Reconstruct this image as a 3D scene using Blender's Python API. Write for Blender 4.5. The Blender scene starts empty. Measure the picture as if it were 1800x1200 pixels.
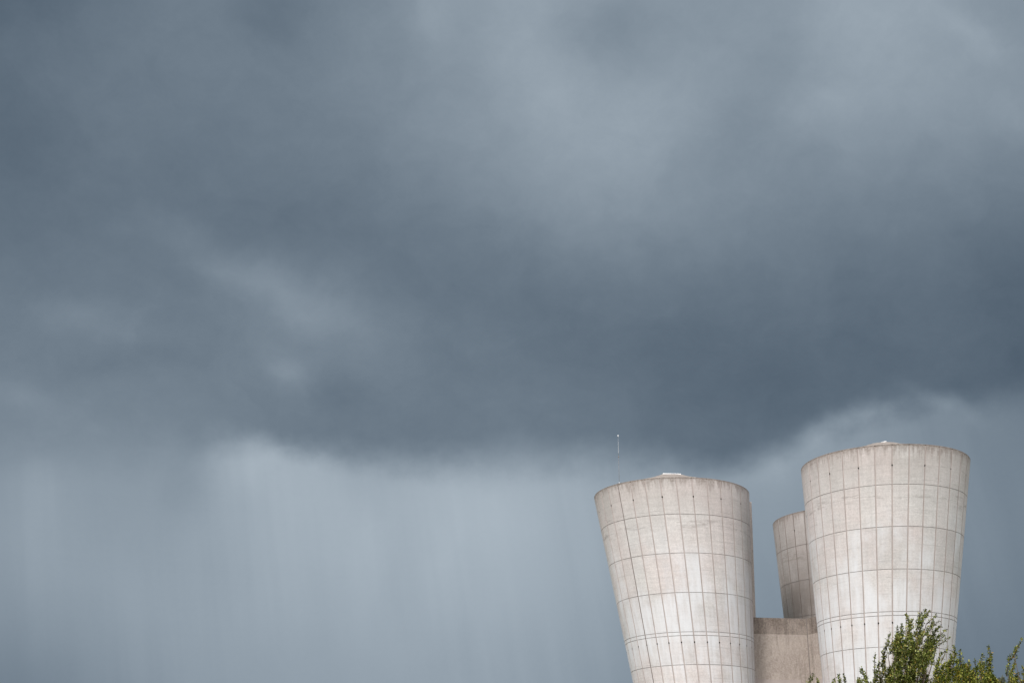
import bpy, bmesh, math, random
import numpy as np
from mathutils import Vector

random.seed(11)
rng = np.random.default_rng(11)
PI = math.pi
scene = bpy.context.scene
COL = scene.collection

# ------------------------------------------------------------------ helpers
EYE = 1.6                                   # camera height above the ground
PITCH = math.radians(20.1055)
FOCAL = 2501.4                              # focal length in photo pixels (1800 wide)


def at(px, py, Y):
    """World point at depth Y (metres north of the camera) seen at photo pixel px, py."""
    c, u = (px - 900) / FOCAL, (600 - py) / FOCAL
    y = math.cos(PITCH) - u * math.sin(PITCH)
    z = math.sin(PITCH) + u * math.cos(PITCH)
    s = Y / y
    return Vector((c * s, Y, EYE + z * s))


def tag(o, label=None, cat=None, group=None, kind=None):
    for k, v in (('label', label), ('category', cat), ('group', group), ('kind', kind)):
        if v:
            o[k] = v
    return o


def empty(name, loc=(0, 0, 0)):
    o = bpy.data.objects.new(name, None)
    COL.objects.link(o)
    o.location = loc
    return o


def link_mesh(name, me, mats, parent=None, loc=None):
    o = bpy.data.objects.new(name, me)
    COL.objects.link(o)
    for m in (mats if isinstance(mats, (list, tuple)) else [mats]):
        if m.name not in [x.name for x in me.materials if x]:
            me.materials.append(m)
    if parent:
        o.parent = parent
    if loc is not None:
        o.location = loc
    return o


def pydata(name, verts, faces, smooth=False):
    me = bpy.data.meshes.new(name)
    me.from_pydata([tuple(v) for v in verts], [], faces)
    me.validate()
    bm = bmesh.new()
    bm.from_mesh(me)
    bmesh.ops.recalc_face_normals(bm, faces=bm.faces)
    bm.to_mesh(me)
    bm.free()
    if smooth:
        me.polygons.foreach_set('use_smooth', [True] * len(me.polygons))
    return me


def tube(verts, faces, path, radii, n=6):
    """Append a tapered tube along path to verts / faces."""
    rings = []
    for i, p in enumerate(path):
        p = Vector(p)
        a = Vector(path[max(i - 1, 0)])
        b = Vector(path[min(i + 1, len(path) - 1)])
        d = (b - a).normalized()
        s = d.cross(Vector((0.31, 0.95, 0.05)))
        if s.length < 1e-3:
            s = d.cross(Vector((1, 0, 0)))
        s.normalize()
        t = d.cross(s)
        ring = []
        for k in range(n):
            w = 2 * PI * k / n
            verts.append(p + (s * math.cos(w) + t * math.sin(w)) * radii[i])
            ring.append(len(verts) - 1)
        rings.append(ring)
    for r0, r1 in zip(rings, rings[1:]):
        for k in range(n):
            faces.append((r0[k], r0[(k + 1) % n], r1[(k + 1) % n], r1[k]))
    faces.append(tuple(reversed(rings[0])))
    faces.append(tuple(rings[-1]))


# ------------------------------------------------------------------ node helper
class N:
    def __init__(self, tree):
        self.t = tree
        tree.nodes.clear()

    def new(self, kind, **props):
        n = self.t.nodes.new(kind)
        for k, v in props.items():
            setattr(n, k, v)
        return n

    def put(self, sock, v):
        if v is None:
            return
        if hasattr(v, 'is_output'):
            self.t.links.new(v, sock)
        else:
            if hasattr(sock.default_value, '__len__') and hasattr(v, '__len__'):
                v = tuple(v) + (1.0,) * (len(sock.default_value) - len(v))
            sock.default_value = v

    def math(self, op, a, b=None, c=None, clamp=False):
        n = self.new('ShaderNodeMath', operation=op, use_clamp=clamp)
        for i, v in enumerate((a, b, c)):
            self.put(n.inputs[i], v)
        return n.outputs[0]

    def rng(self, v, a, b, c=0.0, d=1.0, kind='SMOOTHSTEP'):
        n = self.new('ShaderNodeMapRange', interpolation_type=kind, clamp=True)
        for i, x in enumerate((v, a, b, c, d)):
            self.put(n.inputs[i], x)
        return n.outputs[0]

    def mix(self, f, a, b, kind='RGBA', blend='MIX'):
        n = self.new('ShaderNodeMix', data_type=kind)
        if kind == 'RGBA':
            n.blend_type = blend
            s = (0, 6, 7)
            out = 2
        else:
            s = (0, 2, 3)
            out = 0
        for i, v in zip(s, (f, a, b)):
            self.put(n.inputs[i], v)
        return n.outputs[out]

    def xyz(self, x, y, z=0.0):
        n = self.new('ShaderNodeCombineXYZ')
        for i, v in enumerate((x, y, z)):
            self.put(n.inputs[i], v)
        return n.outputs[0]

    def sep(self, v):
        n = self.new('ShaderNodeSeparateXYZ')
        self.put(n.inputs[0], v)
        return n.outputs

    def noise(self, vec, scale, detail=3.0, rough=0.5, w=None, dist=0.0):
        n = self.new('ShaderNodeTexNoise', noise_dimensions='4D' if w is not None else '3D')
        self.put(n.inputs['Vector'], vec)
        if w is not None:
            self.put(n.inputs['W'], w)
        n.inputs['Scale'].default_value = scale
        n.inputs['Detail'].default_value = detail
        n.inputs['Roughness'].default_value = rough
        n.inputs['Distortion'].default_value = dist
        return n.outputs[0]

    def curve(self, v, pts):
        n = self.new('ShaderNodeFloatCurve')
        n.mapping.extend = 'HORIZONTAL'
        c = n.mapping.curves[0]
        for i, (x, y) in enumerate(pts):
            if i < 2:
                p = c.points[i]
                p.location = (x, y)
            else:
                p = c.points.new(x, y)
            p.handle_type = 'AUTO'
        n.mapping.update()
        self.put(n.inputs['Value'], v)
        return n.outputs[0]


def material(name):
    m = bpy.data.materials.new(name)
    m.use_nodes = True
    return m, N(m.node_tree)


def surface(n, col, rough, bump=None, strength=0.3, dist=0.02, spec=0.3):
    b = n.new('ShaderNodeBsdfPrincipled')
    n.put(b.inputs['Base Color'], col)
    n.put(b.inputs['Roughness'], rough)
    b.inputs['Specular IOR Level'].default_value = spec
    if bump is not None:
        bp = n.new('ShaderNodeBump')
        bp.inputs['Strength'].default_value = strength
        bp.inputs['Distance'].default_value = dist
        n.put(bp.inputs['Height'], bump)
        n.t.links.new(bp.outputs[0], b.inputs['Normal'])
    o = n.new('ShaderNodeOutputMaterial')
    n.t.links.new(b.outputs[0], o.inputs[0])
    return b


# ------------------------------------------------------------------ sky
FOLDS = [
    (-11.5, 22.21, 3.89, 0.87, -25, 0.047),
    (-8.06, 21.17, 2.75, 1.1, -30, 0.035),
    (-9.47, 18.61, 1.1, 0.55, -45, 0.063),
    (13.37, 16.36, 1.72, 0.55, 28, 0.055),
    (15.11, 16.84, 1.37, 0.46, 12, 0.059),
    (17.45, 16.87, 1.42, 0.34, -32, 0.047),
    (11.36, 15.42, 1.6, 0.78, 20, 0.039),
    (20.56, 30.5, 1.6, 0.5, -38, 0.035),
    (21.87, 27.83, 0.82, 0.92, 0, 0.027),
    (1.57, 30.52, 2.06, 1.15, -60, 0.02),
    (5.9, 28.17, 3.21, 1.37, 35, 0.02),
    (4.76, 32.2, 1.83, 1.37, 0, -0.039),
    (12.45, 31.02, 1.37, 2.06, 0, -0.027),
    (-10.64, 14.94, 1.26, 1.26, 0, 0.039),
    (-13.06, 14.04, 0.92, 1.72, -8, -0.031),
    (-19.84, 16.82, 2.29, 0.6, -14, 0.035),
    (-10.76, 32.26, 1.83, 1.15, 0, -0.024),
    (-15.4, 18.77, 3.44, 0.69, 6, -0.027),
    (-17.57, 20.01, 2.75, 0.69, -5, 0.024),
    (-7.17, 17.69, 1.37, 0.8, 0, -0.024),
    (9.95, 28.05, 1.37, 1.26, 0, -0.031),
    (14.01, 28.9, 1.6, 0.92, 0, 0.031),
    (-3.72, 32.89, 0.69, 1.15, 0, 0.031),
    (0.0, 13.27, 1.37, 2.06, 0, 0.012),
    (-5.55, 12.09, 0.92, 2.98, -6, 0.016),
    (-2.55, 12.35, 0.92, 3.21, -6, 0.016),
]
AZ_MAX = 24.0
EL_HIGH = (15, 2.375)
EL_LOW = (6, 2.4)
CLOUD_DECK = [
    [0.523, 0.526, 0.521, 0.512, 0.495, 0.480, 0.471, 0.465, 0.472, 0.463, 0.442, 0.430, 0.425, 0.420, 0.407, 0.381, 0.384],
    [0.503, 0.505, 0.508, 0.512, 0.502, 0.485, 0.477, 0.480, 0.488, 0.474, 0.449, 0.423, 0.407, 0.408, 0.408, 0.391, 0.386],
    [0.480, 0.485, 0.494, 0.493, 0.497, 0.514, 0.510, 0.477, 0.461, 0.434, 0.413, 0.410, 0.419, 0.420, 0.414, 0.385, 0.393],
    [0.445, 0.452, 0.468, 0.471, 0.504, 0.510, 0.483, 0.450, 0.444, 0.448, 0.462, 0.465, 0.453, 0.440, 0.433, 0.413, 0.410],
    [0.425, 0.433, 0.452, 0.446, 0.431, 0.430, 0.451, 0.479, 0.497, 0.546, 0.550, 0.534, 0.514, 0.500, 0.498, 0.489, 0.507],
    [0.415, 0.426, 0.450, 0.468, 0.474, 0.486, 0.502, 0.529, 0.580, 0.600, 0.588, 0.565, 0.553, 0.567, 0.564, 0.550, 0.548],
    [0.434, 0.450, 0.472, 0.481, 0.494, 0.497, 0.528, 0.577, 0.607, 0.632, 0.616, 0.593, 0.587, 0.604, 0.615, 0.596, 0.577],
    [0.381, 0.414, 0.464, 0.492, 0.492, 0.511, 0.537, 0.570, 0.618, 0.600, 0.588, 0.588, 0.607, 0.634, 0.627, 0.584, 0.552],
    [0.394, 0.428, 0.467, 0.489, 0.467, 0.484, 0.542, 0.600, 0.615, 0.605, 0.586, 0.578, 0.599, 0.630, 0.625, 0.594, 0.558],
]
RAIN_CURTAIN = [
    [0.487, 0.488, 0.516, 0.567, 0.596, 0.613, 0.624, 0.629, 0.622, 0.602, 0.569, 0.544, 0.519, 0.497, 0.474, 0.461, 0.461],
    [0.576, 0.571, 0.590, 0.621, 0.638, 0.648, 0.654, 0.662, 0.657, 0.629, 0.591, 0.566, 0.548, 0.528, 0.505, 0.493, 0.495],
    [0.617, 0.615, 0.629, 0.631, 0.646, 0.670, 0.676, 0.686, 0.689, 0.661, 0.616, 0.587, 0.572, 0.559, 0.539, 0.521, 0.523],
    [0.605, 0.610, 0.628, 0.610, 0.652, 0.699, 0.697, 0.704, 0.710, 0.671, 0.639, 0.616, 0.598, 0.578, 0.553, 0.524, 0.520],
    [0.586, 0.586, 0.597, 0.580, 0.636, 0.665, 0.650, 0.665, 0.655, 0.640, 0.630, 0.622, 0.614, 0.592, 0.542, 0.503, 0.502],
    [0.589, 0.589, 0.603, 0.580, 0.644, 0.658, 0.639, 0.647, 0.641, 0.620, 0.624, 0.624, 0.617, 0.598, 0.543, 0.502, 0.502],
]
DECK_BASE = [14.98, 14.98, 14.98, 15.09, 15.26, 15.43, 15.60, 15.77, 15.91, 15.91, 15.72, 15.57, 15.46, 15.37, 15.35, 15.45, 15.65, 15.71, 15.66, 15.45, 15.23, 15.07, 15.01, 15.27, 15.78, 16.30, 16.69, 16.88, 16.89, 16.90, 16.90, 16.90, 16.90]
BASE_SOFT = [1.01, 1.01, 1.01, 1.00, 0.99, 0.98, 0.97, 0.87, 0.60, 0.42, 0.40, 0.52, 0.61, 0.68, 0.75, 0.79, 0.82, 0.81, 0.80, 0.78, 0.72, 0.64, 0.57, 0.56, 0.58, 0.57, 0.51, 0.47, 0.52, 0.56, 0.60, 0.60, 0.60]


SUN_AZ = math.radians(-150.0)               # compass bearing of the sun, clockwise from north (+Y)
SUN_EL = math.radians(33.0)


def build_sky():
    world = bpy.data.worlds.new('World')
    scene.world = world
    world.use_nodes = True
    n = N(world.node_tree)
    tc = n.new('ShaderNodeTexCoord')
    d = tc.outputs['Generated']
    x, y, z = n.sep(d)
    deg = 180 / PI
    az0 = n.math('MULTIPLY', n.math('ARCTAN2', x, y), deg)
    el0 = n.math('MULTIPLY', n.math('ARCSINE', z), deg)
    flat = n.xyz(az0, el0, 0.0)
    # billows bend the cloud deck; the rain curtain keeps its own bearings
    wa = n.math('SUBTRACT', n.noise(flat, 0.35, 4.0, 0.55), 0.5)
    wb = n.math('SUBTRACT', n.noise(n.xyz(n.math('ADD', az0, 71.0), el0, 3.0), 0.35, 4.0, 0.55), 0.5)
    az = n.math('MULTIPLY_ADD', wa, 2.4, az0)
    el = n.math('MULTIPLY_ADD', wb, 1.6, el0)
    basis = [(0.0, 2 / 3)]
    for i in range(1, 17):
        t = 2.0 * i / 16
        basis.append((i / 16, 2 / 3 - t * t + t ** 3 / 2 if t < 1 else (2 - t) ** 3 / 6))

    def layered(tab, e0, step, a, e):
        u = n.rng(a, -AZ_MAX, AZ_MAX, 0.0, 1.0, 'LINEAR')
        lv = n.math('DIVIDE', n.math('SUBTRACT', e, e0), step)
        lv = n.math('MINIMUM', n.math('MAXIMUM', lv, 0.0), float(len(tab) - 1))
        rows = [(-1, tab[0])] + list(enumerate(tab)) + [(len(tab), tab[-1])]
        total = None
        for k, row in rows:
            t = n.math('MULTIPLY', n.math('ABSOLUTE', n.math('SUBTRACT', lv, float(k))), 0.5)
            w = n.curve(t, basis)
            c = n.curve(u, [(i / (len(row) - 1), v) for i, v in enumerate(row)])
            total = n.math('MULTIPLY', w, c) if total is None else n.math('MULTIPLY_ADD', w, c, total)
        return total

    deck = layered(CLOUD_DECK, EL_HIGH[0], EL_HIGH[1], az, el)
    rain = layered(RAIN_CURTAIN, EL_LOW[0], EL_LOW[1], az0, el0)
    # soft wisps in the deck, hanging streaks in the rain
    wisp = n.math('SUBTRACT', n.noise(n.xyz(n.math('MULTIPLY', az, 0.8), n.math('MULTIPLY', el, 1.15), 1.5), 0.42, 6.0, 0.58, dist=0.5), 0.5)
    fine = n.math('SUBTRACT', n.noise(n.xyz(az0, n.math('MULTIPLY', el0, 1.2), 9.0), 1.3, 6.0, 0.6), 0.5)
    deck = n.math('MULTIPLY_ADD', wisp, 0.058, deck)
    deck = n.math('MULTIPLY_ADD', fine, 0.022, deck)
    tilt = n.math('MULTIPLY_ADD', el0, 0.16, az0)
    streak = n.math('SUBTRACT', n.noise(n.xyz(tilt, n.math('MULTIPLY', el0, 0.055), 4.0), 0.75, 3.0, 0.5), 0.5)
    thick = n.noise(n.xyz(az0, n.math('MULTIPLY', el0, 0.5), 17.0), 0.22, 3.0, 0.5)
    streak = n.math('MULTIPLY', streak, n.rng(thick, 0.36, 0.62, 0.25, 2.0))
    soft = n.math('SUBTRACT', n.noise(n.xyz(az0, n.math('MULTIPLY', el0, 0.7), 6.0), 0.33, 3.0, 0.5), 0.5)
    rain = n.math('MULTIPLY_ADD', streak, 0.036, rain)
    rain = n.math('MULTIPLY_ADD', soft, 0.030, rain)
    # ragged underside of the deck
    ue = n.rng(az0, -AZ_MAX, AZ_MAX, 0.0, 1.0, 'LINEAR')
    k = len(DECK_BASE) - 1
    base = n.math('MULTIPLY', n.curve(ue, [(i / k, v / 20.0) for i, v in enumerate(DECK_BASE)]), 20.0)
    width = n.math('MULTIPLY', n.curve(ue, [(i / k, v / 2.0) for i, v in enumerate(BASE_SOFT)]), 2.0)
    rag = n.math('SUBTRACT', n.noise(n.xyz(az0, n.math('MULTIPLY', el0, 1.3), 12.0), 0.55, 4.0, 0.55), 0.5)
    h = n.math('MULTIPLY_ADD', rag, 1.3, n.math('SUBTRACT', el0, base))
    m = n.rng(n.math('DIVIDE', h, width), -1.9, 1.5)
    val = n.mix(m, rain, deck, 'FLOAT')
    mottle = n.math('SUBTRACT', n.noise(n.xyz(az, el, 23.0), 5.0, 5.0, 0.75), 0.5)
    val = n.math('MULTIPLY_ADD', mottle, 0.016, n.math('SUBTRACT', val, n.math('MULTIPLY', n.math('SUBTRACT', 1.0, m), 0.008)))
    # single folds, puffs and gaps
    for a0, e0, ln, wd, turn, amp in FOLDS:
        dx = n.math('MULTIPLY', n.math('SUBTRACT', az, a0), math.cos(math.radians(e0)))
        dy = n.math('SUBTRACT', el, e0)
        c, s = math.cos(math.radians(turn)), math.sin(math.radians(turn))
        p = n.math('MULTIPLY_ADD', dx, c / ln, n.math('MULTIPLY', dy, s / ln))
        q = n.math('MULTIPLY_ADD', dy, c / wd, n.math('MULTIPLY', dx, -s / wd))
        r2 = n.math('MULTIPLY_ADD', p, p, n.math('MULTIPLY', q, q))
        gl = n.math('POWER', 2.71828, n.math('MULTIPLY', r2, -1.0))
        val = n.math('MULTIPLY_ADD', gl, amp, val)
    r = n.math('SUBTRACT', n.math('MULTIPLY', val, 1.03), 0.069)
    b = n.math('ADD', n.math('MULTIPLY', val, 0.95), 0.076)
    cc = n.new('ShaderNodeCombineColor')
    for i, v in enumerate((r, val, b)):
        lin = n.math('POWER', n.math('DIVIDE', n.math('ADD', v, 0.055), 1.055), 2.4)
        n.put(cc.inputs[i], lin)
    storm = cc.outputs[0]
    # behind the camera the weather is breaking: bright white haze over the open sky
    sky = n.new('ShaderNodeTexSky', sky_type='NISHITA')
    sky.sun_disc = False
    sky.sun_elevation = SUN_EL
    sky.sun_rotation = SUN_AZ
    sky.air_density = 1.2
    sky.dust_density = 2.5
    dim = n.new('ShaderNodeVectorMath', operation='SCALE')
    n.t.links.new(sky.outputs[0], dim.inputs[0])
    dim.inputs['Scale'].default_value = 0.09
    puff = n.noise(d, 2.2, 5.0, 0.55)
    bright = n.mix(n.rng(puff, 0.30, 0.58), dim.outputs[0], (1.95, 1.94, 1.98))
    front = n.rng(y, -0.30, 0.40)
    col = n.mix(front, bright, storm)
    bg = n.new('ShaderNodeBackground')
    n.t.links.new(col, bg.inputs[0])
    bg.inputs[1].default_value = 1.0
    o = n.new('ShaderNodeOutputWorld')
    n.t.links.new(bg.outputs[0], o.inputs[0])
    world.cycles.sampling_method = 'MANUAL'
    world.cycles.sample_map_resolution = 512


build_sky()

sun = bpy.data.lights.new('sun', 'SUN')
sun.energy = 2.4
sun.angle = math.radians(13.0)
sun.color = (1.0, 0.96, 0.92)
so = bpy.data.objects.new('sun', sun)
COL.objects.link(so)
sd = Vector((math.sin(SUN_AZ) * math.cos(SUN_EL), math.cos(SUN_AZ) * math.cos(SUN_EL), math.sin(SUN_EL)))
so.rotation_euler = sd.to_track_quat('Z', 'Y').to_euler()
so.location = sd * 200


# ------------------------------------------------------------------ materials
def concrete(name, grime_shade):
    """Board-marked concrete of the tower shells: u counts panels, v is metres below the rim."""
    m, n = material(name)
    uv = n.new('ShaderNodeUVMap', uv_map='surface')
    cell = n.new('ShaderNodeUVMap', uv_map='cell')
    u, v, _ = n.sep(uv.outputs[0])
    pos = n.new('ShaderNodeTexCoord').outputs['Object']
    who = n.math('MULTIPLY', n.new('ShaderNodeObjectInfo').outputs['Random'], 37.0)
    big = n.noise(pos, 0.28, 3.0, 0.55, who)
    col = n.mix(n.rng(big, 0.38, 0.62), (0.548, 0.500, 0.490), (0.535, 0.510, 0.502))
    # each cast panel came out a little different
    wn = n.new('ShaderNodeTexWhiteNoise', noise_dimensions='4D')
    n.t.links.new(cell.outputs[0], wn.inputs['Vector'])
    n.put(wn.inputs['W'], who)
    lift = n.new('ShaderNodeTexWhiteNoise', noise_dimensions='2D')
    n.put(lift.inputs['Vector'], n.xyz(n.sep(cell.outputs[0])[1], who))
    pour = n.rng(lift.outputs[0], 0.0, 1.0, 0.95, 1.04, 'LINEAR')
    tone = n.rng(wn.outputs[0], 0.0, 1.0, 0.94, 1.05, 'LINEAR')
    wn2 = n.new('ShaderNodeTexWhiteNoise', noise_dimensions='4D')
    n.t.links.new(cell.outputs[0], wn2.inputs['Vector'])
    n.put(wn2.inputs['W'], n.math('ADD', who, 5.3))
    col = n.mix(n.rng(wn2.outputs[0], 0.3, 1.0, 0.0, 0.45, 'LINEAR'), col, (0.505, 0.508, 0.500))
    # board marks and daywork lines
    board = n.noise(n.xyz(n.math('MULTIPLY', u, 0.55), n.math('MULTIPLY', v, 7.0), who), 1.0, 3.0, 0.6)
    tone = n.math('MULTIPLY', tone, n.rng(board, 0.25, 0.75, 0.91, 1.07, 'LINEAR'))
    wv = n.math('MULTIPLY_ADD', n.noise(n.xyz(n.math('MULTIPLY', u, 0.35), v, who), 1.0, 2.0), 0.5, v)
    line = n.math('ABSOLUTE', n.math('SUBTRACT', n.math('FRACT', n.math('MULTIPLY', wv, 0.92)), 0.5))
    seen = n.rng(n.noise(n.xyz(n.math('MULTIPLY', u, 0.8), n.math('MULTIPLY', v, 0.7), n.math('ADD', who, 2.0)), 1.0, 2.0), 0.47, 0.60)
    tone = n.math('MULTIPLY', tone, n.math('SUBTRACT', 1.0, n.math('MULTIPLY', n.math('MULTIPLY', n.rng(line, 0.0, 0.022, 1.0, 0.0), seen), 0.34)))
    tone = n.math('MULTIPLY', tone, pour)
    # rain streaks and speckle
    streak = n.noise(n.xyz(n.math('MULTIPLY', u, 5.0), n.math('MULTIPLY', v, 0.22), who), 1.0, 4.0, 0.6)
    tone = n.math('MULTIPLY', tone, n.rng(streak, 0.25, 0.75, 0.93, 1.06, 'LINEAR'))
    grain = n.noise(pos, 9.0, 4.0, 0.75)
    tone = n.math('MULTIPLY', tone, n.rng(grain, 0.28, 0.72, 0.82, 1.13, 'LINEAR'))
    blot = n.noise(pos, 1.1, 5.0, 0.65, who)
    tone = n.math('MULTIPLY', tone, n.rng(blot, 0.3, 0.7, 0.92, 1.05, 'LINEAR'))
    col = n.mix(1.0, col, n.xyz(tone, tone, tone), blend='MULTIPLY')
    # lime bloom, heavier towards the foot
    lime = n.noise(n.xyz(n.math('MULTIPLY', u, 0.42), n.math('MULTIPLY', v, 0.30), n.math('ADD', who, 9.0)), 1.0, 5.0, 0.62)
    lime = n.math('ADD', lime, n.math('MULTIPLY', n.rng(v, 3.5, 12.0), 0.17))
    lime = n.math('ADD', lime, n.math('MULTIPLY', n.math('SUBTRACT', wn2.outputs[0], 0.5), 0.09))
    runs = n.noise(n.xyz(n.math('MULTIPLY', u, 3.2), n.math('MULTIPLY', v, 0.35), n.math('ADD', who, 4.0)), 1.0, 4.0, 0.6)
    lime = n.math('MULTIPLY', n.rng(lime, 0.46, 0.76), n.rng(runs, 0.30, 0.66, 0.45, 1.0))
    lime = n.math('MULTIPLY', lime, n.rng(v, 2.6, 6.5))
    col = n.mix(n.math('MULTIPLY', lime, 0.75), col, (0.640, 0.655, 0.690))
    # white runs
    wr = n.noise(n.xyz(n.math('MULTIPLY', u, 1.9), n.math('MULTIPLY', v, 0.55), n.math('ADD', who, 14.0)), 1.0, 5.0, 0.7)
    wr = n.math('MULTIPLY', n.rng(wr, 0.665, 0.74), n.rng(v, 4.0, 9.0))
    col = n.mix(n.math('MULTIPLY', wr, 0.75), col, (0.74, 0.735, 0.72))
    # smudges in the second lift
    sm = n.noise(n.xyz(n.math('MULTIPLY', u, 0.65), n.math('MULTIPLY', v, 2.6), n.math('ADD', who, 21.0)), 1.0, 5.0, 0.75)
    band = n.math('MULTIPLY', n.rng(v, 2.9, 3.25), n.rng(v, 3.6, 4.3, 1.0, 0.0))
    col = n.mix(n.math('MULTIPLY', n.math('MULTIPLY', n.rng(sm, 0.52, 0.66), band), 0.50), col, (0.20, 0.175, 0.16))
    sm2 = n.noise(n.xyz(n.math('MULTIPLY', u, 0.9), n.math('MULTIPLY', v, 0.9), n.math('ADD', who, 27.0)), 1.0, 6.0, 0.75)
    col = n.mix(n.math('MULTIPLY', n.rng(sm2, 0.66, 0.76), 0.40), col, (0.22, 0.195, 0.175))
    # black weathering that runs down from the rim
    drip = n.noise(n.xyz(n.math('MULTIPLY', u, 4.2), n.math('MULTIPLY', v, 0.35), n.math('ADD', who, 31.0)), 1.0, 5.0, 0.7)
    speck = n.noise(pos, 5.0, 5.0, 0.8)
    reach = n.rng(drip, 0.34, 0.74, 0.16, 1.9)
    edge = n.rng(n.math('DIVIDE', v, reach), 0.0, 1.0, 1.0, 0.0)
    edge = n.math('MULTIPLY', edge, n.rng(speck, 0.36, 0.58, 0.35, 1.0))
    col = n.mix(n.math('MULTIPLY', edge, 0.78), col, (0.135, 0.110, 0.092))
    lip = n.math('MULTIPLY', n.rng(v, 0.03, 0.16, 1.0, 0.0), n.rng(speck, 0.30, 0.55, 0.35, 1.0))
    col = n.mix(n.math('MULTIPLY', lip, 0.75), col, (0.075, 0.062, 0.052))
    wide = n.math('MULTIPLY', n.rng(v, 0.0, 4.5, 1.0, 0.0), n.rng(n.noise(pos, 0.6, 4.0, 0.6, who), 0.25, 0.62, 0.45, 1.0))
    col = n.mix(n.math('MULTIPLY', wide, 0.40), col, (0.30, 0.255, 0.235))
    if grime_shade:
        # dirt in long runs, with the other towers' shade painted in, deeper downwards
        shade_runs = n.noise(n.xyz(n.math('MULTIPLY', u, 0.55), n.math('MULTIPLY', v, 0.18), n.math('ADD', who, 3.0)), 1.0, 5.0, 0.65)
        shade_runs = n.math('MULTIPLY', n.rng(shade_runs, 0.10, 0.58), n.rng(v, -0.5, 7.5, 0.38, 1.0))
        col = n.mix(n.math('MULTIPLY', shade_runs, grime_shade), col, (0.155, 0.130, 0.113))
    h = n.math('ADD', n.math('MULTIPLY', grain, 0.6), n.math('MULTIPLY', board, 0.5))
    surface(n, col, 0.9, h, 0.35, 0.02, 0.2)
    return m


def plain(name, c0, c1, scale, rough=0.85, bump=0.2, fine=40.0, spec=0.3, metal=0.0):
    m, n = material(name)
    pos = n.new('ShaderNodeTexCoord').outputs['Object']
    f = n.rng(n.noise(pos, scale, 4.0, 0.6), 0.32, 0.68)
    col = n.mix(f, c0, c1)
    b = surface(n, col, rough, n.noise(pos, fine, 3.0), bump, 0.01, spec)
    b.inputs['Metallic'].default_value = metal
    return m


def rough_wall(name, base, deep, weather):
    """Bush-hammered aggregate concrete."""
    m, n = material(name)
    pos = n.new('ShaderNodeTexCoord').outputs['Object']
    x, y, z = n.sep(pos)
    g = n.noise(pos, 7.5, 5.0, 0.85)
    g2 = n.noise(n.xyz(n.math('MULTIPLY', x, 7.0), n.math('MULTIPLY', y, 7.0), n.math('MULTIPLY', z, 2.2)), 1.0, 4.0, 0.7)
    f = n.math('ADD', n.math('MULTIPLY', n.rng(g, 0.36, 0.64), 0.65), n.math('MULTIPLY', n.rng(g2, 0.35, 0.65), 0.35))
    col = n.mix(f, deep, base)
    pale = n.rng(n.noise(pos, 0.45, 3.0, 0.6), 0.40, 0.66)
    col = n.mix(n.math('MULTIPLY', pale, 0.35), col, (0.52, 0.46, 0.42))
    run = n.noise(n.xyz(n.math('MULTIPLY', x, 2.6), n.math('MULTIPLY', y, 2.6), n.math('MULTIPLY', z, 0.25)), 1.0, 4.0, 0.65)
    col = n.mix(n.math('MULTIPLY', n.rng(run, 0.50, 0.72), weather), col, (0.075, 0.062, 0.052))
    surface(n, col, 0.95, g, 0.8, 0.05, 0.15)
    return m


M_SHELL = concrete('tower concrete', 0.0)
M_GRIMY_SHADE = concrete('grimy tower concrete with painted shade', 0.78)  # dirtier rear tower; shade from its two neighbours is mixed into the colour
M_RIB = plain('recessed joint concrete', (0.46, 0.405, 0.388), (0.39, 0.342, 0.326), 1.6)
M_RIB_OLD_SHADE = plain('old joint concrete with painted shade', (0.27, 0.235, 0.215), (0.20, 0.17, 0.155), 1.6)  # joints darkened to go with the shade painted on the rear tower
M_RING = plain('dirty joint', (0.17, 0.148, 0.138), (0.31, 0.275, 0.26), 2.5)
M_ROOF = plain('roof screed', (0.36, 0.32, 0.285), (0.22, 0.19, 0.17), 2.5)
M_WHITE = plain('white painted sheet', (0.83, 0.83, 0.83), (0.76, 0.76, 0.77), 2.0, 0.45, 0.05)
M_HOLE = plain('drain bore', (0.012, 0.011, 0.010), (0.02, 0.018, 0.016), 6.0)
M_FIN = rough_wall('hammered fin concrete', (0.50, 0.45, 0.425), (0.36, 0.315, 0.29), 0.16)
M_WALL = rough_wall('hammered wall concrete', (0.50, 0.435, 0.395), (0.285, 0.245, 0.222), 0.30)
M_BAND = rough_wall('weathered hammered band', (0.33, 0.275, 0.243), (0.125, 0.104, 0.091), 0.50)
M_STEEL = plain('galvanised steel', (0.40, 0.41, 0.42), (0.33, 0.34, 0.35), 5.0, 0.4, 0.05, metal=0.6)
M_DARK = plain('dark weathered cable', (0.17, 0.148, 0.135), (0.22, 0.19, 0.175), 4.0)
M_BARK = plain('grey brown bark', (0.12, 0.09, 0.065), (0.06, 0.046, 0.034), 5.0, 0.95, 0.6, 18.0)


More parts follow.
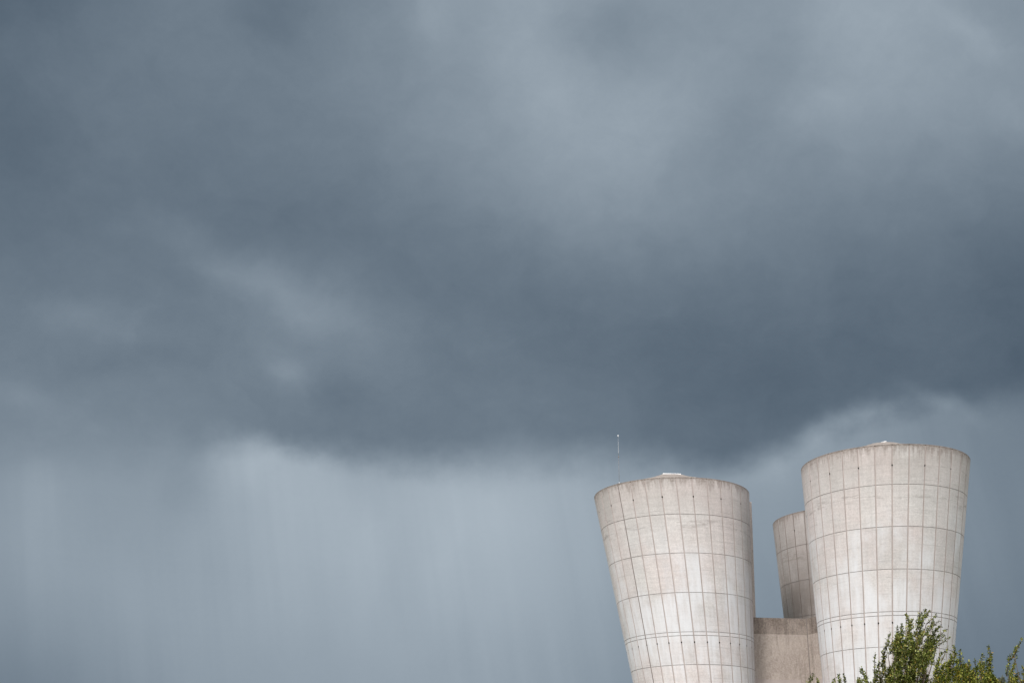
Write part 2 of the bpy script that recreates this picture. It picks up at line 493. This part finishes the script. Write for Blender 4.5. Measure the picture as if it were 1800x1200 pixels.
def leaf_material(name, dark, mid, warm, pale):
    m, n = material(name)
    a = n.new('ShaderNodeAttribute', attribute_name='tint')
    t = a.outputs['Fac']
    ramp = n.new('ShaderNodeValToRGB')
    e = ramp.color_ramp.elements
    e[0].position = 0.0
    e[0].color = dark + (1,)
    e[1].position = 1.0
    e[1].color = warm + (1,)
    k = e.new(0.5)
    k.color = mid + (1,)
    k = e.new(0.84)
    k.color = pale + (1,)
    n.t.links.new(t, ramp.inputs[0])
    b = n.new('ShaderNodeBsdfPrincipled')
    n.t.links.new(ramp.outputs[0], b.inputs['Base Color'])
    b.inputs['Roughness'].default_value = 0.5
    b.inputs['Specular IOR Level'].default_value = 0.28
    tr = n.new('ShaderNodeBsdfTranslucent')
    n.t.links.new(n.mix(1.0, ramp.outputs[0], (1.0, 1.0, 0.45), blend='MULTIPLY'), tr.inputs[0])
    mx = n.new('ShaderNodeMixShader')
    mx.inputs[0].default_value = 0.22
    n.t.links.new(b.outputs[0], mx.inputs[1])
    n.t.links.new(tr.outputs[0], mx.inputs[2])
    o = n.new('ShaderNodeOutputMaterial')
    n.t.links.new(mx.outputs[0], o.inputs[0])
    return m


M_LEAF = leaf_material('small olive leaves', (0.018, 0.032, 0.006), (0.125, 0.158, 0.022), (0.30, 0.21, 0.05), (0.47, 0.49, 0.17))
M_LEAF2 = leaf_material('yellow green leaves', (0.024, 0.042, 0.006), (0.150, 0.180, 0.020), (0.36, 0.22, 0.035), (0.42, 0.42, 0.09))
M_LEAF3 = leaf_material('grey green leaves', (0.10, 0.115, 0.09), (0.13, 0.145, 0.11), (0.17, 0.17, 0.12), (0.16, 0.17, 0.13))


# ------------------------------------------------------------------ ground
def build_ground():
    m, n = material('meadow')
    pos = n.new('ShaderNodeTexCoord').outputs['Object']
    f = n.rng(n.noise(pos, 0.06, 5.0, 0.6), 0.35, 0.65)
    c = n.mix(f, (0.06, 0.085, 0.028), (0.10, 0.105, 0.045))
    c = n.mix(n.rng(n.noise(pos, 4.0, 3.0, 0.7), 0.3, 0.7, 0.0, 0.5), c, (0.045, 0.06, 0.02))
    surface(n, c, 0.95, n.noise(pos, 6.0, 4.0), 0.6, 0.08, 0.15)
    s = 4000.0
    me = pydata('ground', [(-s, -s, 0), (s, -s, 0), (s, s, 0), (-s, s, 0)], [(0, 1, 2, 3)])
    tag(link_mesh('ground', me, m), kind='structure')


build_ground()

# ------------------------------------------------------------------ towers
PANELS = 32
R_TOP = 6.0
TAPER = 0.10648
RINGS = [2.748, 5.583, 8.419, 11.209, 11.465, 13.498, 16.30, 19.10, 21.90, 24.70]
JOINT_D = 0.042                             # depth of the grooves
RIB_W = 0.085
RING_W = 0.032


def radius(h):
    return R_TOP - TAPER * h


def shell_mesh(lean, height, phase, skin):
    """Oblique inverted cone: rim level, foot shifted along -lean, panel grooves cut in."""
    rows = []                               # (h, recessed, lift)
    rows += [(0.0, 0.02, -1), (0.03, 0.0, 0), (0.10, 0.0, 0)]
    lift = 0
    prev = 0.10
    for r in [x for x in RINGS if x < height - 0.5]:
        gap = r - RING_W / 2 - prev
        steps = max(1, int(gap / 0.95))
        for s in range(1, steps):
            rows.append((prev + gap * s / steps, 0.0, lift))
        rows.append((r - RING_W / 2, 0.0, lift))
        rows.append((r - RING_W / 2 + 0.004, JOINT_D, -2))
        rows.append((r + RING_W / 2 - 0.004, JOINT_D, -2))
        lift += 1
        rows.append((r + RING_W / 2, 0.0, lift))
        prev = r + RING_W / 2
    gap = height - prev
    for s in range(1, 4):
        rows.append((prev + gap * s / 3, 0.0, lift))
    verts, info = [], []
    per = 9
    for h, rec, lf in rows:
        rr = radius(h)
        g = (RIB_W / 2) / rr
        e = 0.006 / rr
        step = 2 * PI / PANELS
        for p in range(PANELS):
            a0 = phase + p * step
            marks = [(-g, 0, 0), (-g + e, 1, 0), (g - e, 1, 0), (g, 0, 0)]
            marks += [(g + (step - 2 * g) * q / 6, 0, 0) for q in range(1, 6)]
            for da, ingroove, _ in marks:
                r2 = rr - max(rec, JOINT_D if ingroove and h > 0.09 else 0.0)
                a = a0 + da
                verts.append((r2 * math.cos(a) - lean[0] * h, r2 * math.sin(a) - lean[1] * h, -h))
                info.append((p + da / step, h))
    faces, mats, uvs, cells = [], [], [], []
    w = PANELS * per
    for i in range(len(rows) - 1):
        for k in range(w):
            k2 = (k + 1) % w
            f = (i * w + k, (i + 1) * w + k, (i + 1) * w + k2, i * w + k2)
            faces.append(f)
            q = k % per
            ringf = rows[i][2] == -2 or rows[i + 1][2] == -2
            if q < 3 and i > 1:
                mats.append(1)
            elif ringf and i > 2:
                mats.append(2)
            else:
                mats.append(0)
            wrap = PANELS if k2 == 0 else 0
            uvs.append([info[f[0]], info[f[1]], (info[f[2]][0] + wrap, info[f[2]][1]), (info[f[3]][0] + wrap, info[f[3]][1])])
            cells.append((k // per, max(rows[i + 1][2], rows[i][2])))
    # lip inwards at the top
    base = len(verts)
    for k in range(w):
        x, y, _ = verts[k]
        s = (radius(0) - 0.40) / math.hypot(x, y)
        verts.append((x * s, y * s, 0.0))
    for k in range(w):
        k2 = (k + 1) % w
        faces.append((k, k2, base + k2, base + k))
        mats.append(0)
        u = k / per
        uvs.append([(u, 0.0)] * 4)
        cells.append((k // per, 0))
    me = bpy.data.meshes.new('shell')
    me.from_pydata(verts, [], faces)
    a = me.uv_layers.new(name='surface')
    b = me.uv_layers.new(name='cell')
    ua, ub = [], []
    for p, uv, c in zip(me.polygons, uvs, cells):
        for q in uv:
            ua += [q[0], q[1]]
            ub += [c[0] + 0.5, c[1] + 0.5]
    a.data.foreach_set('uv', ua)
    b.data.foreach_set('uv', ub)
    me.polygons.foreach_set('material_index', mats)
    for m in (skin, M_RIB_OLD_SHADE if skin is M_GRIMY_SHADE else M_RIB, M_RING):
        me.materials.append(m)
    # smooth across the panels only
    me.polygons.foreach_set('use_smooth', [True] * len(me.polygons))
    bm = bmesh.new()
    bm.from_mesh(me)
    bmesh.ops.recalc_face_normals(bm, faces=bm.faces)
    for ed in bm.edges:
        if len(ed.link_faces) == 2 and ed.calc_face_angle() > math.radians(16):
            ed.smooth = False
    bm.to_mesh(me)
    bm.free()
    return me


def revolve(profile, n=64, squash=1.0):
    verts, faces = [], []
    for r, z in profile:
        for k in range(n):
            a = 2 * PI * k / n
            verts.append((r * math.cos(a), r * math.sin(a), z))
    for i in range(len(profile) - 1):
        for k in range(n):
            faces.append((i * n + k, i * n + (k + 1) % n, (i + 1) * n + (k + 1) % n, (i + 1) * n + k))
    faces.append(tuple(range((len(profile) - 1) * n, len(profile) * n)))
    return verts, faces


def box_mesh(name, sx, sy, sz, bevel=0.03):
    bm = bmesh.new()
    bmesh.ops.create_cube(bm, size=1.0)
    for v in bm.verts:
        v.co = (v.co.x * sx, v.co.y * sy, (v.co.z + 0.5) * sz)
    bmesh.ops.bevel(bm, geom=bm.edges[:], offset=bevel, segments=2, affect='EDGES')
    me = bpy.data.meshes.new(name)
    bm.to_mesh(me)
    bm.free()
    return me


def bore_mesh():
    """Short pipe stub with a dark bore, pointing along +X."""
    verts, faces = [], []
    prof = [(-0.03, 0.058), (0.042, 0.058), (0.042, 0.044), (0.012, 0.044)]
    n = 10
    for x, r in prof:
        for k in range(n):
            a = 2 * PI * k / n
            verts.append((x, r * math.cos(a), r * math.sin(a)))
    for i in range(3):
        for k in range(n):
            faces.append((i * n + k, i * n + (k + 1) % n, (i + 1) * n + (k + 1) % n, (i + 1) * n + k))
    faces.append(tuple(range(3 * n, 4 * n)))
    return pydata('drain_hole', verts, faces)


BORE = bore_mesh()
CENTRE = Vector((22.65, 109.2, 0))


def shell_point(top, lean, h, ang, out=0.0):
    r = radius(h) + out
    return Vector((r * math.cos(ang) - lean[0] * h, r * math.sin(ang) - lean[1] * h, -h))


def fin_mesh(lean, ang, height):
    """Slim buttress standing off the shell along one generatrix."""
    half, inn, out = 0.11, -0.15, 0.34
    verts, faces = [], []
    hs = [0.30] + [x for x in (2.7, 5.6, 8.4, 11.3, 13.5, 16.3, 19.1, 21.9, 24.7) if x < height] + [height]
    t = Vector((-math.sin(ang), math.cos(ang), 0))
    for h in hs:
        for off, s in ((inn, -1), (out, -1), (out, 1), (inn, 1)):
            p = shell_point(None, lean, h, ang, off) + t * half * s
            verts.append(p)
    for i in range(len(hs) - 1):
        for k in range(4):
            a, b = i * 4 + k, i * 4 + (k + 1) % 4
            faces.append((a, b, b + 4, a + 4))
    faces.append((0, 1, 2, 3))
    m = (len(hs) - 1) * 4
    faces.append((m + 3, m + 2, m + 1, m))
    return pydata('fin', verts, faces)


def build_tower(label, X, Y, Z, lean, rib_deg, hatch, skin=None):
    skin = skin or M_SHELL
    height = Z + EYE
    top = Vector((X, Y, height))
    foot = Vector((X - lean[0] * height, Y - lean[1] * height, 0))
    root = empty('concrete_tower', foot)
    tag(root, label, 'tower', 'flared concrete towers of the cluster')
    off = top - foot
    facing = math.atan2(-Y, -X)
    phase = facing + math.radians(rib_deg)
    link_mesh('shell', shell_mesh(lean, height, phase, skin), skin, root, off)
    # low conical roof with a curb and a white access cover
    v, f = revolve([(5.62, -0.12), (5.55, 0.02), (3.6, 0.70), (1.60, 1.32), (1.40, 1.44), (0.05, 1.50)])
    roof = link_mesh('roof', pydata('roof', v, f, True), M_ROOF, root, off)
    hx, hy, rz, tilt, wide_x, wide_y = hatch
    hc = link_mesh('hatch_cover', box_mesh('hatch_cover', wide_x, wide_y, 0.10), M_WHITE, roof, (hx, hy, 1.56))
    hc.rotation_euler = (0, math.radians(tilt), math.radians(rz))
    curb = link_mesh('hatch_curb', box_mesh('hatch_curb', wide_x + 0.3, wide_y + 0.25, 0.158, 0.02), M_ROOF, roof, (hx, hy, 1.385))
    curb.rotation_euler = (0, 0, math.radians(rz))
    # weep pipes on the joints
    for row_h, every in ((1.44, 2), (11.93, 1)):
        for p in range(0, PANELS, every):
            a = phase + p * 2 * PI / PANELS
            o = bpy.data.objects.new('drain_hole', BORE)
            COL.objects.link(o)
            o.parent = root
            o.location = off + shell_point(top, lean, row_h, a, -JOINT_D)
            o.rotation_euler = (0, 0, a)
    # fin on the side that looks at its sisters
    c = CENTRE - Vector((X, Y, 0))
    ang = math.atan2(c.y, c.x)
    link_mesh('fin', fin_mesh(lean, ang, height), M_FIN, root, off)
    return top, phase, lean


BORE.materials.append(M_HOLE)
TOWERS = [
    ('pale flared concrete tower with a thin lightning rod on its rim', 12.3946, 108.164, 26.759, (-0.07509, 0.04227), -7.6, (0.0, -0.2, 5, 0, 1.45, 1.1)),
    ('largest pale flared concrete tower, rising behind the leafy treetop', 27.186, 100.626, 27.146, (0.06548, -0.0575), 6.1, (-0.15, -0.15, -38, -4, 1.15, 0.8)),
    ('dingy brown shaded concrete tower, mostly hidden behind the largest tower', 28.216, 118.694, 27.143, (0.05631, 0.01087), 2.0, (0, 0, 20, 0, 1.45, 1.1), M_GRIMY_SHADE),
]
built = [build_tower(*t) for t in TOWERS]


# ------------------------------------------------------------------ wall between the towers
def build_core():
    top_z = at(1370, 1087.5, 108.8).z
    root = empty('core_wall', (CENTRE.x, CENTRE.y, 0))
    tag(root, 'rough brown concrete wall joining the flared towers, dark weathered top', 'wall')
    half = 0.55
    dirs = []
    for lab, X, Y, Z, lean in [q[:5] for q in TOWERS]:
        height = Z + EYE
        h = height - top_z
        c = Vector((X - lean[0] * h, Y - lean[1] * h, 0)) - CENTRE
        c.z = 0
        dirs.append(c)
    order = sorted(dirs, key=lambda c: math.atan2(c.y, c.x))
    n = len(order)
    # the three wings meet along vertical mitre lines
    mitre = []
    for i in range(n):
        a, b = order[i].normalized(), order[(i + 1) % n].normalized()
        bis = (a + b)
        ang = a.angle(b)
        if bis.length < 1e-4:
            bis = Vector((-a.y, a.x, 0))
        mitre.append(bis.normalized() * (half / math.sin(ang / 2)))
    for i, d in enumerate(order):
        u = d.normalized()
        t = Vector((-u.y, u.x, 0))
        far = d.length - 2.2
        m_left, m_right = mitre[i], mitre[i - 1]
        plan = [Vector((0, 0, 0)), m_right, u * far - t * half, u * far + t * half, m_left]
        for nm, z0, z1, mat in (('wall_wing', 0.0, top_z - 1.22, M_WALL), ('weathered_band', top_z - 1.22, top_z, M_BAND)):
            vs = [(p.x, p.y, z0) for p in plan] + [(p.x, p.y, z1) for p in plan]
            k = len(plan)
            fs = [tuple(reversed(range(k))), tuple(range(k, 2 * k))]
            fs += [(j, (j + 1) % k, k + (j + 1) % k, k + j) for j in range(k)]
            link_mesh(nm, pydata(nm, vs, fs), mat, root)
        # thin dark strip in the corner where two wings meet
        v, f = [], []
        q = m_left * 1.02
        tube(v, f, [(q.x, q.y, 0), (q.x, q.y, top_z - 0.02)], [0.045, 0.045], 8)
        link_mesh('corner_strip', pydata('corner_strip', v, f, True), M_DARK, root)
        # string course lower down
        zc = at(1380, 1196, 108.8).z
        vs, fs = [], []
        for s in (1,):
            a, b = u * 1.2, u * far
            o = half + 0.10
            vs = [a - t * o, b - t * o, b + t * o, a + t * o]
            vs = [(p.x, p.y, zc - 0.35) for p in vs] + [(p.x, p.y, zc) for p in vs]
            fs = [(3, 2, 1, 0), (4, 5, 6, 7)] + [(j, (j + 1) % 4, 4 + (j + 1) % 4, 4 + j) for j in range(4)]
        link_mesh('ledge', pydata('ledge', vs, fs), M_RIB, root)


build_core()


# ------------------------------------------------------------------ lightning rod
def build_rod():
    top, phase, lean = built[0]
    ang = phase - 3 * 2 * PI / PANELS
    p = top + Vector((math.cos(ang), math.sin(ang), 0)) * (R_TOP - 0.18)
    root = empty('lightning_rod', p)
    tag(root, 'thin lightning rod with a white tip on the tower rim', 'lightning rod')
    px = 0.0436
    v, f = [], []
    tube(v, f, [(0, 0, -0.05), (0, 0, 2.05)], [0.012, 0.011], 8)
    link_mesh('mast', pydata('mast', v, f, True), M_DARK, root)
    v, f = [], []
    tube(v, f, [(0, 0, 2.05), (0, 0, 2.07), (0, 0, 2.15), (0, 0, 2.17)], [0.02, 0.038, 0.038, 0.02], 8)
    link_mesh('coupling', pydata('coupling', v, f, True), M_DARK, root)
    v, f = [], []
    tube(v, f, [(0, 0, 2.15), (0, 0, 2.5), (0, 0, 3.0), (0, 0, 3.75)], [0.010, 0.018, 0.012, 0.006], 8)
    link_mesh('upper_rod', pydata('upper_rod', v, f, True), M_STEEL, root)
    v, f = revolve([(0.001, 3.68), (0.028, 3.71), (0.04, 3.76), (0.028, 3.81), (0.004, 3.84)], 10)
    link_mesh('tip', pydata('tip', v, f, True), M_WHITE, root)
    v, f = revolve([(0.09, -0.004), (0.09, 0.05), (0.03, 0.08), (0.02, 0.16)], 12)
    link_mesh('base_plate', pydata('base_plate', v, f), M_STEEL, root)
    # down conductor follows the third joint to the ground
    height = top.z
    path = [Vector((math.cos(ang), math.sin(ang), 0)) * 0.0 + Vector((0, 0, 0.06))]
    for h in [-0.02, 0.06, 0.5, 3, 6, 9, 12, 15, 18, 21, 24, height - 0.05]:
        q = top + shell_point(top, lean, max(h, 0), ang, 0.005 if h > 0 else -0.02)
        if h < 0:
            q.z = top.z + 0.03
        path.append(q - p)
    v, f = [], []
    tube(v, f, path, [0.012] * len(path), 6)
    link_mesh('down_conductor', pydata('down_conductor', v, f, True), M_DARK, root)


build_rod()


# ------------------------------------------------------------------ trees
class Leaves:
    def __init__(self):
        self.c, self.d, self.n, self.s, self.t = [], [], [], [], []

    def add(self, c, d, nrm, s, t):
        self.c.append(c)
        self.d.append(d)
        self.n.append(nrm)
        self.s.append(s)
        self.t.append(t)

    def mesh(self, name):
        c = np.array(self.c)
        d = np.array(self.d)
        nn = np.array(self.n)
        s = np.array(self.s)[:, None]
        t = np.array(self.t)
        d /= np.linalg.norm(d, axis=1, keepdims=True) + 1e-9
        side = np.cross(d, nn)
        side /= np.linalg.norm(side, axis=1, keepdims=True) + 1e-9
        up = np.cross(side, d)
        L, W = s, s * 0.28
        tip = c + d * L - up * L * 0.12
        mid = c + d * L * 0.45
        p = np.stack([c, mid + side * W + up * W * 0.35, tip, mid - side * W + up * W * 0.35], 1)
        k = len(c)
        verts = p.reshape(-1, 3)
        i = np.arange(k)[:, None] * 4
        tri = np.concatenate([i + np.array([[0, 1, 2]]), i + np.array([[0, 2, 3]])], 1).reshape(-1, 3)
        me = bpy.data.meshes.new(name)
        me.vertices.add(len(verts))
        me.vertices.foreach_set('co', verts.ravel())
        me.loops.add(len(tri) * 3)
        me.loops.foreach_set('vertex_index', tri.ravel().astype(np.int32))
        me.polygons.add(len(tri))
        me.polygons.foreach_set('loop_start', np.arange(len(tri), dtype=np.int32) * 3)
        at_ = me.attributes.new('tint', 'FLOAT', 'FACE')
        at_.data.foreach_set('value', np.repeat(t, 2).astype(np.float32))
        me.update()
        me.validate()
        return me


def plume(lv, wood, tip, length, lean, width, size, tone, thin=False):
    """One leafy shoot: its stem ends at tip, twigs shorten towards the tip."""
    tip = np.array(tip, float)
    lean = np.array(lean, float)
    lean /= np.linalg.norm(lean)
    bend = rng.normal(0, 0.05 if thin else 0.20, 3)
    bend[2] = 0
    steps = max(8, int(length / 0.030))
    pts = []
    for i in range(steps + 1):
        t = i / steps                       # 0 at tip
        p = tip - lean * length * t + bend * math.sin(t * 2.4) * length * 0.35
        p[2] -= 0.06 * length * t * t
        pts.append(p)
    stem = pts[::max(1, steps // 5)]
    tube(wood[0], wood[1], [Vector(q) for q in stem[::-1]], [0.004 + 0.012 * (1 - k / max(1, len(stem) - 1)) for k in range(len(stem))], 4)
    for i, p in enumerate(pts):
        t = i / steps
        if t > 0.97:
            continue
        reach = width * 1.3 * (0.10 + 0.88 * min(1.0, t * 1.9)) * rng.uniform(0.45, 1.15)
        for _ in range(2 if thin else 3):
            if rng.random() < (0.35 if thin else 0.12):
                continue
            a = rng.uniform(0, 2 * PI)
            o = np.array([math.cos(a), math.sin(a), rng.uniform(0.35, 1.1)])
            o += lean * 0.5 + np.array([0.40, 0, 0])
            o /= np.linalg.norm(o)
            cnt = max(2, int(reach / 0.030))
            tw = rng.normal(0, 0.1)
            for j in range(cnt):
                q = p + o * reach * (j + 0.6) / cnt + rng.normal(0, 0.012, 3)
                d = o * 0.6 + rng.normal(0, 0.65, 3)
                nrm = np.array([0, 0, 1.0]) + rng.normal(0, 0.6, 3)
                lv.add(q, d, nrm, size * rng.uniform(0.5, 1.35), min(1.0, max(0.0, tone + tw + rng.normal(0, 0.30))))


def build_tree(label, foot, shoots, fills, leaf, Y, size, trunk_r, crown_top, spread):
    root = empty('leafy_tree', (foot[0], foot[1], 0))
    tag(root, label, 'tree', 'trees in front of the towers')
    lv, wood = Leaves(), ([], [])
    base = Vector((foot[0], foot[1], 0))
    hub = base + Vector((0.15, 0.1, crown_top * 0.42))
    trunk_path = [base + Vector((0, 0, -0.3)), base + Vector((0.03, 0, 0.6)), base + Vector((0.08, 0.05, crown_top * 0.22)), hub,
                  base + Vector((0.25, 0.05, crown_top * 0.62)), base + Vector((0.4, 0.0, crown_top * 0.8))]
    tube(wood[0], wood[1], trunk_path, [trunk_r * 1.35, trunk_r, trunk_r * 0.85, trunk_r * 0.65, trunk_r * 0.4, trunk_r * 0.14], 10)
    ends = []
    for s in shoots:
        px, py, dy, length, lx, width = s[:6]
        thin = len(s) > 6
        tip = at(px, py, Y + dy)
        tone = 0.42 + rng.normal(0, 0.10)
        plume(lv, wood, tip, length, (lx, rng.normal(0, 0.12), 1.0), width, size, tone, thin)
        ends.append(Vector(tip) - Vector((lx, 0, 1.0)).normalized() * length)
    for k in range(fills):
        a = rng.uniform(0, 2 * PI)
        r = spread * math.sqrt(rng.uniform(0.05, 1))
        zt = crown_top * rng.uniform(0.34, 0.80)
        shrink = 1.0 - 0.35 * abs(zt / crown_top - 0.55) / 0.3
        tip = base + Vector((0.3 + math.cos(a) * r * shrink, math.sin(a) * r * shrink, zt))
        ln = rng.uniform(0.9, 1.6)
        out = Vector((math.cos(a) * 0.5 + 0.15, math.sin(a) * 0.5, 1.0))
        plume(lv, wood, tip, ln, out, rng.uniform(0.22, 0.38), size * 1.15, 0.40 + rng.normal(0, 0.12))
        ends.append(tip - out.normalized() * ln)
    # limbs from the trunk up to the shoots
    for e in ends[::2]:
        zt = min(e.z - 0.4, crown_top * rng.uniform(0.28, 0.66))
        s = base + Vector((0.15, 0.05, max(zt, crown_top * 0.2)))
        mid = (s + e) / 2 + Vector((rng.normal(0, 0.1), rng.normal(0, 0.1), -0.25))
        tube(wood[0], wood[1], [s, mid, e], [trunk_r * 0.28, trunk_r * 0.17, trunk_r * 0.09], 5)
    rel = [v - base for v in wood[0]]
    link_mesh('trunk', pydata('trunk', rel, wood[1], True), M_BARK, root)
    me = lv.mesh('crown')
    co = np.empty(len(me.vertices) * 3)
    me.vertices.foreach_get('co', co)
    co = co.reshape(-1, 3) - np.array(base)
    me.vertices.foreach_set('co', co.ravel())
    link_mesh('crown', me, leaf, root)
    return root


def scatter(poly_top, n, y_lo, lx, width, length, dyr=0.7):
    """Fill the crown below an outline (pixel pairs) with shoots of varied depth."""
    out = []
    xs = [p[0] for p in poly_top]
    ys = [p[1] for p in poly_top]
    for _ in range(n):
        px = rng.uniform(xs[0], xs[-1])
        yt = float(np.interp(px, xs, ys))
        py = rng.uniform(yt + 3, max(yt + 6, y_lo))
        out.append((px, py, rng.uniform(-dyr, dyr), length * rng.uniform(0.7, 1.25), lx + rng.normal(0, 0.22), width * rng.uniform(0.7, 1.2)))
    return out


TALL = [(1627, 1072, 0, 0.7, 0.55, 0.14), (1616, 1079, .2, 0.8, 0.4, 0.15), (1640, 1091, -.2, 0.6, 0.8, 0.13), (1593, 1080, .1, 0.7, 0.02, 0.10),
        (1604, 1088, -.1, 0.8, 0.35, 0.17), (1648, 1104, 0, 0.7, 0.8, 0.15), (1655, 1098, .3, 0.5, 1.1, 0.08, 1), (1661, 1115, .1, 0.7, 1.3, 0.11, 1),
        (1650, 1117, -.3, 0.8, 0.7, 0.2), (1642, 1126, .2, 0.8, 0.6, 0.2), (1646, 1133, -.2, 0.7, 0.7, 0.15), (1585, 1098, 0, 0.9, 0.3, 0.16), (1578, 1101, .3, 0.9, 0.25, 0.13),
        (1566, 1110, .1, 0.55, 0.45, 0.05, 1), (1575, 1114, -.2, 0.9, 0.15, 0.17), (1562, 1128, 0, 0.9, 0.2, 0.12), (1551, 1145, .1, 0.8, 0.15, 0.09), (1538, 1149, 0, 0.7, 0.08, 0.05, 1),
        (1545, 1163, -.2, 0.7, 0.2, 0.12), (1538, 1178, 0, 0.6, 0.1, 0.12), (1548, 1181, .3, 0.7, 0.1, 0.2), (1600, 1104, 0, 1.0, 0.3, 0.2), (1620, 1100, .2, 1.0, 0.4, 0.2), (1630, 1112, -.3, 1.0, 0.4, 0.2)]
TALL += [(1664, 1106, .2, 0.5, 1.4, 0.08, 1), (1652, 1090, .1, 0.5, 1.3, 0.09, 1), (1646, 1080, 0, 0.45, 1.3, 0.07, 1), (1634, 1074, .1, 0.5, 0.9, 0.12), (1668, 1120, .1, 0.5, 1.6, 0.07, 1)]
TALL += scatter([(1580, 1112), (1592, 1100), (1625, 1092), (1646, 1118)], 21, 1148, 0.45, 0.20, 0.8, 1.2)
TALL += scatter([(1562, 1156), (1582, 1132), (1618, 1122), (1634, 1134)], 17, 1180, 0.3, 0.2, 0.8, 1.3)
TALL += scatter([(1537, 1190), (1565, 1182), (1600, 1168), (1640, 1182)], 26, 1250, 0.2, 0.24, 1.0, 1.3)
foot = at(1602, 1500, 48)
build_tree('tall leafy tree with the highest plume, right against the largest tower', (foot.x - 0.3, foot.y), TALL, 60, M_LEAF, 48.0, 0.072, 0.13, 9.7, 1.7)

LOW = [(1677, 1136, 0, 0.6, 0.25, 0.10), (1687, 1143, .2, 0.6, 0.05, 0.10), (1666, 1137, .1, 0.5, 0.6, 0.06, 1), (1655, 1147, -.2, 0.6, 0.35, 0.10), (1672, 1150, 0, 0.7, 0.3, 0.16), (1737, 1136, 0, 0.7, 0.02, 0.07),
       (1728, 1149, .2, 0.6, 0.05, 0.10), (1742, 1150, -.1, 0.6, 0.05, 0.07), (1735, 1158, 0, 0.7, 0.02, 0.15), (1713, 1157, .1, 0.4, -0.1, 0.05, 1), (1703, 1162, 0, 0.6, 0.1, 0.14), (1722, 1164, -.2, 0.6, 0.05, 0.13),
       (1650, 1160, 0, 0.6, 0.35, 0.14), (1697, 1166, .3, 0.7, 0.1, 0.2), (1660, 1166, -.3, 0.7, 0.3, 0.18), (1685, 1158, 0, 0.7, 0.15, 0.16)]
LOW += scatter([(1645, 1172), (1670, 1156), (1690, 1158), (1712, 1170), (1730, 1160), (1746, 1172)], 40, 1196, 0.25, 0.17, 0.7, 1.2)
LOW += scatter([(1640, 1186), (1690, 1176), (1752, 1182)], 44, 1250, 0.2, 0.22, 0.9)
foot = at(1698, 1500, 45)
build_tree('lower bushy yellow green tree between the tall tree and the picture edge', (foot.x, foot.y), LOW, 50, M_LEAF2, 45.0, 0.068, 0.11, 8.2, 1.6)

EDGE = [(1798, 1122, 0, 0.55, 0.75, 0.05, 1), (1789, 1136, 0.05, 0.5, 0.75, 0.09), (1776, 1150, 0, 0.65, 0.25, 0.09), (1786, 1156, .2, 0.45, 0.4, 0.03, 1), (1781, 1170, 0, 0.5, 0.15, 0.09), (1798, 1172, .1, 0.6, 0.1, 0.08),
        (1775, 1179, -.2, 0.6, 0.05, 0.13), (1789, 1181, .2, 0.6, 0.1, 0.16), (1806, 1176, 0, 0.7, 0.2, 0.16), (1822, 1165, 0, 0.8, 0.3, 0.18), (1840, 1170, .2, 0.8, 0.3, 0.18)]
EDGE += scatter([(1764, 1188), (1780, 1180), (1860, 1172)], 34, 1250, 0.15, 0.2, 0.9)
foot = at(1825, 1500, 44)
build_tree('sparse leafy tree at the picture edge with one long shoot bent over', (foot.x, foot.y), EDGE, 50, M_LEAF2, 44.0, 0.066, 0.10, 8.0, 1.6)

SPRIG = [(1430, 1184, 0, 0.6, 0.55, 0.05, 1), (1424, 1189, .05, 0.4, 0.35, 0.05, 1), (1438, 1194, .1, 0.5, 0.2, 0.07), (1473, 1185, 0, 0.7, 0.1, 0.09), (1483, 1186, .1, 0.7, 0.05, 0.08), (1466, 1194, -.1, 0.6, 0.15, 0.09), (1508, 1195, 0, 0.7, 0.1, 0.08),
         (1514, 1197, .2, 0.6, 0.2, 0.08), (1524, 1197, .2, 0.6, 0.2, 0.09), (1478, 1194, 0, 0.7, 0.05, 0.12)]
SPRIG += scatter([(1400, 1215), (1420, 1205), (1480, 1203), (1530, 1206)], 26, 1270, 0.15, 0.2, 0.9)
foot = at(1474, 1500, 46)
build_tree('short tree showing only a few low sprigs in front of the core wall', (foot.x, foot.y), SPRIG, 46, M_LEAF, 46.0, 0.066, 0.10, 7.4, 1.5)

FAR = scatter([(1725, 1184), (1750, 1183), (1790, 1182), (1830, 1185)], 60, 1230, 0.05, 0.34, 1.2, 1.5)
foot = at(1775, 1500, 78)
build_tree('dull grey green treetop farther back, in the gap between two nearer trees', (foot.x, foot.y), FAR, 60, M_LEAF3, 78.0, 0.10, 0.16, 11.5, 2.6)


# ------------------------------------------------------------------ camera and output
cam = bpy.data.cameras.new('camera')
cam.sensor_width = 36.0
cam.lens = FOCAL * 36.0 / 1800.0
cam.clip_start = 0.1
cam.clip_end = 20000.0
co = bpy.data.objects.new('camera', cam)
COL.objects.link(co)
co.location = (0, 0, EYE)
co.rotation_euler = (PI / 2 + PITCH, 0, 0)
scene.camera = co
scene.view_settings.view_transform = 'Standard'
scene.view_settings.look = 'None'
scene.view_settings.exposure = 0.0
scene.view_settings.gamma = 1.0
scene.render.film_transparent = False
